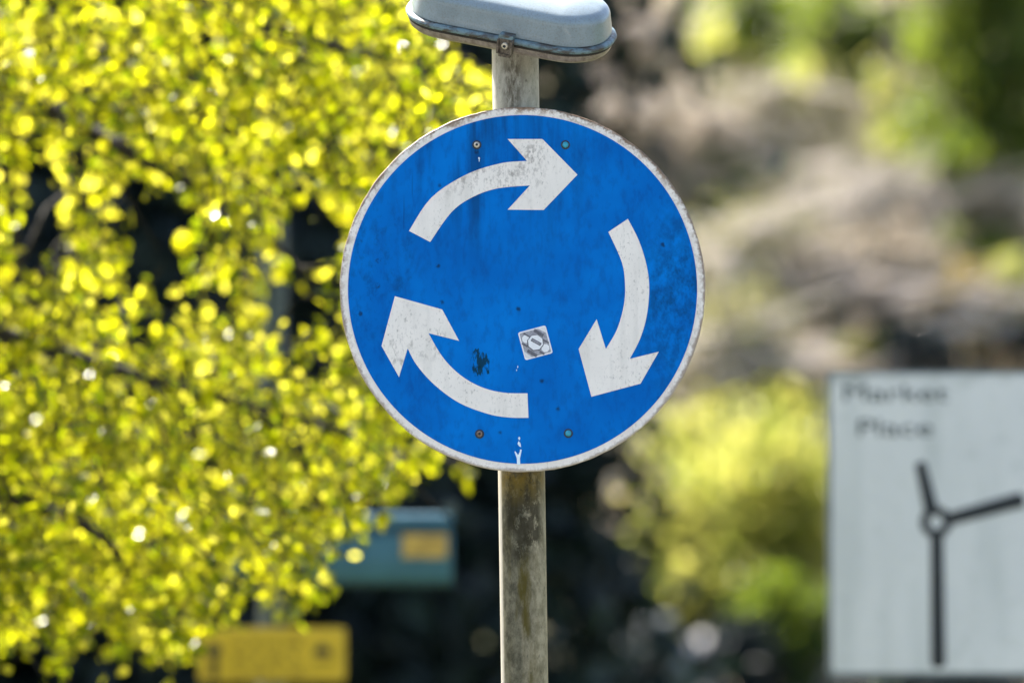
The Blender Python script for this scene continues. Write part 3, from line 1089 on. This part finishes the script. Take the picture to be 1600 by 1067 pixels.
# ------------------------------------------------------------------ hillside shrubs
def shrub(name, label, cat, px, py, wpx, hpx, mats, n_leaf, leaf, n_twig=0, seed=1, clump=26, lift=0.0, group=None, flat=.6, lean=0.0, spread=.30):
    """a bush rooted on the bank; size given by the room it takes at its own distance"""
    rg = random.Random(seed)
    base = hill_hit(px, py + hpx * .5 + lift)
    Y = base.y
    s_ = (at(900, 500, Y) - at(800, 500, Y)).x / 100
    base = Vector((at(px, py, Y).x, Y, hill_z(at(px, py, Y).x, Y)))
    cz = at(px, py, Y).z
    w, h = wpx * s_ / 2, hpx * s_ / 2
    t = thing(name, label, cat, base, group)
    ctr = Vector((base.x, Y - .15, cz))
    cl = []
    for _ in range(clump):
        while True:
            v = Vector((rg.uniform(-1, 1), rg.uniform(-1, 1), rg.uniform(-1, 1)))
            if v.length < 1:
                break
        cl.append((ctr + Vector((v.x * w + lean * v.z * w, v.y * w * flat, v.z * h)), rg.uniform(.5, 1.2)))
    # stems
    mb = MB()
    for c_, _ in cl[:max(4, clump // 2)]:
        mid = base * .5 + c_ * .5 + Vector((rg.gauss(0, .08), rg.gauss(0, .08), rg.uniform(0, .2)))
        mb.tube([base + Vector((rg.gauss(0, .06), rg.gauss(0, .06), 0)), mid, c_], [.028, .016, .006], 5)
    for _ in range(n_twig):
        c_, k = cl[rg.randrange(len(cl))]
        d = Vector((rg.gauss(0, 1), rg.gauss(0, .6), rg.gauss(.15, .7))).normalized()
        L = rg.uniform(.25, .75) * (.5 + s_ * 110)
        a = c_ - d * L * .4
        b = c_ + d * L * .15 + Vector((0, 0, rg.uniform(-.04, .08)))
        e = c_ + d * L * .6 + Vector((rg.gauss(0, .06), 0, rg.uniform(-.15, .03)))
        r = rg.uniform(.005, .013)
        mb.tube([a, b, e], [r, r * .8, r * .35], 3, None, False)
    if n_twig > 100:                                              # a fan of stout old limbs
        for _ in range(20):
            c_, k = cl[rg.randrange(len(cl))]
            d = Vector((rg.uniform(.3, 1), rg.gauss(0, .3), rg.uniform(-.10, .45))).normalized()
            if rg.random() < .2:
                d.x *= -1
            L = rg.uniform(.6, 1.5)
            f = c_ + Vector((0, -.25, 0))
            mb.tube([f - d * L * .5, f + Vector((0, 0, rg.uniform(-.04, .08))), f + d * L * .5], [.019, .014, .005], 5, 1, False)
    mb.build('stems', [mats[1], M['limb_pale']], t, smooth=True)
    if n_leaf:
        mb = MB()
        rad = spread * (w * h) ** .5
        for i in range(n_leaf):
            c_, k = cl[rg.randrange(len(cl))]
            p = c_ + Vector((rg.gauss(0, rad * k), rg.gauss(0, rad * k), rg.gauss(0, rad * k)))
            L = leaf * rg.uniform(.6, 1.3)
            add_leaf(mb, p, L, L * .6, rg, .3)
        mb.build('foliage', mats[0], t, fix=False)
    return t


TW, BK = M['twig'], M['bark']
DG, GG, LG = 'dry shrubs on the bank', 'green shrubs on the bank', 'yellow green shrubs on the bank'
# (label, centre x, y, width, height, leaf material, stem material, leaves, leaf size, twigs, seed, clumps)
dry = [
    ('pale leafless shrub just right of the lamp above the blue disc', 990, 120, 180, 200, 2200, .07, 500, 31),
    ('pale twiggy shrub touching the upper right rim of the blue disc', 1040, 235, 210, 170, 2300, .07, 420, 32),
    ('beige dry shrub below the top green bush, with yellow dabs beside it', 1210, 205, 240, 150, 2300, .07, 420, 33),
    ('beige dry shrub under the long bare branch, right of the disc', 1190, 420, 230, 150, 2000, .07, 360, 34),
    ('dry shrub with mauve grey twigs above the map sign', 1380, 440, 260, 140, 2300, .07, 420, 35),
    ('dry twiggy shrub hugging the lower right rim of the blue disc', 1140, 560, 200, 200, 2400, .07, 380, 36),
    ('dry shrub under the dark ivy tree at the right edge', 1500, 330, 230, 110, 1700, .07, 320, 37),
    ('low dry shrub just above the yellow green shrubs beside the map sign', 1215, 590, 190, 80, 1700, .07, 200, 39),
    ('dry shrub in the middle of the bank with a green bush at its foot', 1300, 300, 200, 110, 1500, .07, 300, 38),
]
for (lb, x, y, w, h, nl, ls, nt, sd) in dry:
    shrub('dry_shrub', lb, 'shrub', x, y, w, h, (M['dry_olive' if sd in (33, 34, 36, 38) else 'dry'], TW), nl, ls, nt, sd, 24, group=DG)
green = [
    ('fresh green bush at the top of the picture right of the lamp', 1170, 45, 150, 130, 'green', 1900, .09, 41),
    ('small green bush beside the upper right rim of the blue disc', 1155, 300, 100, 70, 'green', 900, .08, 42),
    ('green bush at the left side of the map sign, near its foot', 1235, 990, 130, 170, 'green', 2200, .09, 43),
    ('green bush at the top between the lamp and the ivy tree', 1345, 70, 170, 180, 'green', 2300, .09, 44),
    ('low green bush above the right end of the map sign', 1530, 410, 130, 80, 'green', 900, .08, 45),
    ('green bush below the ivy tree, left of the hanging yellow leaves', 1265, 130, 90, 90, 'green', 800, .08, 46),
]
green += [
    ('olive bush between two dry shrubs, right of the disc at arrow height', 1265, 385, 80, 60, 'green', 600, .075, 47),
    ('olive bush beside the lower right rim of the disc, under the dry twigs', 1120, 470, 70, 70, 'green', 520, .075, 48),
    ('olive bush left of the dark slate shrubs above the map sign', 1300, 480, 110, 60, 'green', 700, .075, 49),
    ('olive bush in the middle of the dry bank below the hanging yellow leaves', 1380, 330, 110, 60, 'green', 700, .075, 50),
]
lime = [
    ('low loose yellow green shrub just right of the grey stone post', 1130, 925, 170, 120, 1500, .085, 59, 24),
    ('loose yellow green shrub under the lower right rim of the disc', 1075, 700, 130, 130, 1200, .085, 57, 22),
    ('loose yellow green shrub at the lower left of the map sign, above the green bush', 1215, 880, 130, 120, 1300, .085, 58, 22),
    ('large sunlit yellow green shrub between the post and the map sign', 1170, 790, 280, 250, 2900, .085, 51, 46),
    ('bright yellow green shrub against the top left side of the map sign', 1240, 640, 80, 110, 900, .08, 52, 10),
    ('tiny yellow green shrub just above the top left corner of the map sign', 1338, 545, 62, 46, 420, .075, 53, 7),
    ('yellow green shrub at the right edge above the map sign', 1575, 480, 100, 110, 1300, .085, 54, 14),
    ('small yellow green shrub low beside the dark gap right of the post', 1040, 850, 130, 170, 1300, .085, 55, 20),
    ('yellow green shrub touching the left side of the map sign at half height', 1255, 760, 90, 170, 1500, .085, 56, 14),
]
for (lb, x, y, w, h, mt, nl, ls, sd) in green:
    shrub('green_shrub', lb, 'shrub', x, y, w, h, (M[mt], BK), nl, ls, 0, sd, 18, group=GG)
for (lb, x, y, w, h, nl, ls, sd, cl) in lime:
    shrub('yellow_green_shrub', lb, 'shrub', x, y, w, h, (M['lime'], BK), nl, ls, 0, sd, cl, group=LG)
shrub('tan_shrub', 'orange tan shrub with yellow tips above the right part of the map sign', 'shrub', 1490, 490, 130, 110, (M['tan'], TW), 1300, .08, 120, 61, 14)
shrub('slate_shrub', 'dark slate green shrub showing over the middle of the map sign', 'shrub', 1440, 556, 130, 70, (M['slate'], BK), 2600, .09, 0, 62, 14, group='dark shrubs behind the map sign')
shrub('slate_shrub', 'dark slate green shrub showing over the right end of the map sign', 'shrub', 1605, 556, 90, 70, (M['slate'], BK), 2100, .09, 0, 63, 12, group='dark shrubs behind the map sign')
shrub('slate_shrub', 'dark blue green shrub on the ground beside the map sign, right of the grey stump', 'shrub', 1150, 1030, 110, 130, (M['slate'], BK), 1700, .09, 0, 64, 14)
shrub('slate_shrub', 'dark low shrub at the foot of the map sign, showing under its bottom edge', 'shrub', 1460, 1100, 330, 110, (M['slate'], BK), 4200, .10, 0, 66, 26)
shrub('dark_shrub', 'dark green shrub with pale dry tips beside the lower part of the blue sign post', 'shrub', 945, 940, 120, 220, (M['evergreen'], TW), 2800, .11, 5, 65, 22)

# hanging yellow-green sprays on a thin tree, upper right
def hill_tree(label, px, py_base, py_top, mats, sprays, seed, trunk_r=.09, nl=3000, leaf=.09, dy=0.0):
    rg = random.Random(seed)
    b = hill_hit(px, py_base)
    Y = b.y
    top = at(px + rg.uniform(-20, 20), py_top, Y)
    t = thing('hillside_tree', label, 'tree', b)
    mb = MB()
    pts = [b + (top - b) * (k / 6) + Vector((rg.gauss(0, .05), rg.gauss(0, .05), 0)) for k in range(7)]
    pts[0] = b.copy()
    mb.tube(pts, [trunk_r * (1 - .12 * k) for k in range(7)], 9)
    cs = []
    for (x, y, w, h) in sprays:
        c_ = at(x, y, Y - rg.uniform(.1, .8))
        j = pts[rg.randint(2, 6)]
        mb.tube([j, j * .5 + c_ * .5 + Vector((0, 0, .2)), c_ + Vector((0, 0, .1))], [.035, .02, .006], 6)
        cs.append((c_, w, h))
    mb.build('trunk', M['bark'], t, smooth=True)
    s_ = (at(900, 500, Y) - at(800, 500, Y)).x / 100
    mb = MB()
    tot = sum(w * h for _, w, h in cs)
    for c_, w, h in cs:
        for i in range(int(nl * w * h / tot)):
            p = c_ + Vector((rg.gauss(0, w * s_ * .3), rg.gauss(0, .25), rg.gauss(0, h * s_ * .3)))
            L = leaf * rg.uniform(.6, 1.3)
            add_leaf(mb, p, L, L * .6, rg, .5)
    mb.build('crown', mats, t, fix=False)


hill_tree('dark ivy clad tree in the top right corner', 1530, 380, -260, M['green'],
          [(1530, 120, 110, 150), (1590, 220, 90, 120), (1470, 60, 80, 90), (1560, -20, 160, 120), (1440, 200, 60, 90), (1610, 80, 90, 150), (1500, 240, 70, 60), (1500, -120, 200, 140)], 71, .14, 6500, .10)
hill_tree('thin tree with hanging yellow green leaf clusters left of the ivy tree', 1400, 330, -160, M['lime'],
          [(1375, 130, 34, 60), (1378, 220, 32, 70), (1440, 180, 40, 60), (1515, 15, 60, 50), (1500, 80, 36, 36), (1590, 50, 36, 60), (1445, 60, 36, 60), (1250, 110, 36, 50), (1535, 210, 30, 36), (1110, 60, 40, 60)], 72, .05, 800, .085)

# long bare branch on the bank
b0 = hill_hit(1110, 470)
bt_ = thing('bare_branch', 'long pale bare branch sweeping up the bank from the disc towards the ivy tree', 'branch', b0)
rg = random.Random(81)
Yb = b0.y - .5
path = [b0, at(1060, 405, Yb), at(1150, 372, Yb), at(1250, 340, Yb), at(1340, 318, Yb), at(1400, 298, Yb), at(1450, 275, Yb)]
mb = MB()
mb.tube(path, [.075, .07, .06, .05, .04, .025, .01], 7)
for k in range(150):
    i = rg.randint(1, 4)
    p = path[i] + (path[i + 1] - path[i]) * rg.random()
    d = Vector((rg.uniform(.4, 1), rg.uniform(-.4, .4), rg.uniform(-.35, .75))).normalized()
    L = rg.uniform(.25, .65)
    mb.tube([p, p + d * L * .5, p + d * L + Vector((0, 0, rg.uniform(-.1, .1)))], [.018, .013, .005], 4, None, False)
mb.build('twigs', TW, bt_, smooth=True)


# stump and rock by the foot of the bank
sp_ = at(1028, 1000, 33.0)
st_ = thing('stone_post', 'grey stone post at the bottom between the blue sign post and the map sign', 'post', (sp_.x, 33.0, 0))
mb = MB()
zt2 = at(1028, 962, 33.0).z
mb.rings([[(sp_.x + sx * w, 33 + sy * w, z) for sx, sy in ((1, 1), (-1, 1), (-1, -1), (1, -1))] for w, z in ((.12, 0), (.105, .8), (.10, zt2 - .05), (.085, zt2 - .01), (.05, zt2))], [0] * 4)
mb.build('shaft', M['stone'], st_)
rp = hill_hit(1108, 1066)
rk = MB()
bm = bmesh.new()
bmesh.ops.create_icosphere(bm, subdivisions=3, radius=1)
for v in bm.verts:
    v.co *= 1 + .25 * mnoise.noise(v.co * 1.4) + .12 * mnoise.noise(v.co * 3.5)
rc = at(1105, 1050, rp.y - .3)
rk.add([(rc.x + v.co.x * .22, rc.y + v.co.y * .3, rc.z + v.co.z * .26) for v in bm.verts], [tuple(v.index for v in f.verts) for f in bm.faces])
for i, f in enumerate(rk.f):
    if sum(rk.v[k][2] for k in f) / len(f) > rc.z + .15:
        rk.m[i] = 1
bm.free()
ro = rk.build('boulder', [M['rock'], M['rock_pale']], None, origin=(rc.x, rc.y, hill_z(rc.x, rc.y)), smooth=True)
ro['label'] = 'blue grey boulder with a pale top at the bottom beside the stone post'
ro['category'] = 'rock'

# dry stalks and litter over the bank
mb = MB()
rg = random.Random(91)
for _ in range(22000):
    x, y = rg.uniform(-9, 15), rg.uniform(34.5, 56)
    z = hill_z(x, y)
    d = Vector((rg.gauss(.15, .6), rg.gauss(-.3, .4), rg.uniform(.15, 1.0))).normalized()
    L = rg.uniform(.15, .6)
    p = Vector((x, y, z))
    s_ = Vector((rg.uniform(.006, .016), 0, 0))
    e = p + d * L
    mb.add([p - s_, p + s_, e + s_ * .4, e - s_ * .4], [(0, 1, 2, 3)])
dg_ = mb.build('dry_grass', M['dry'], None, fix=False)
kind(dg_, 'stuff')
dg_['label'] = 'dry beige grass and stalks covering the bank'
dg_['category'] = 'grass'

# ------------------------------------------------------------------ light
SUN_EL, SUN_AZ = 51.0, -38.0               # azimuth from +Y towards +X
el, az = R(SUN_EL), R(SUN_AZ)
sd = Vector((math.sin(az) * math.cos(el), math.cos(az) * math.cos(el), math.sin(el)))
sl = bpy.data.lights.new('sun', 'SUN')
sl.energy = 5.0
sl.angle = R(.53)
sl.color = (1.0, .95, .87)
so = bpy.data.objects.new('sun', sl)
so.rotation_euler = (-sd).to_track_quat('-Z', 'Y').to_euler()
so.location = (0, 0, 30)
col.objects.link(so)
w = bpy.data.worlds.new('World')
scene.world = w
w.use_nodes = True
nt = w.node_tree
bg = nt.nodes['Background']
sky = nt.nodes.new('ShaderNodeTexSky')
sky.sky_type = 'NISHITA'
sky.sun_disc = False
sky.sun_elevation = el
sky.sun_rotation = az
sky.air_density = 1.0
sky.dust_density = 4.0
sky.ozone_density = .6
nt.links.new(sky.outputs[0], bg.inputs['Color'])
bg.inputs['Strength'].default_value = .09

# ------------------------------------------------------------------ camera
cd = bpy.data.cameras.new('camera')
cd.lens = LENS
cd.sensor_width = 36
cd.clip_start = .1
cd.clip_end = 2000
cd.dof.use_dof = True
cd.dof.focus_distance = (C0 - CAMP).dot(FWD) - .004
cd.dof.aperture_fstop = 2.8
co = bpy.data.objects.new('camera', cd)
co.location = CAMP
co.rotation_euler = (math.pi / 2 + PITCH, 0, 0)
col.objects.link(co)
scene.camera = co

scene.view_settings.view_transform = 'Standard'
scene.view_settings.look = 'None'
scene.view_settings.gamma = 1
scene.view_settings.exposure = 2.32
scene.cycles.use_denoising = True
scene.cycles.max_bounces = 8
scene.cycles.transmission_bounces = 4
scene.cycles.sample_clamp_indirect = 8
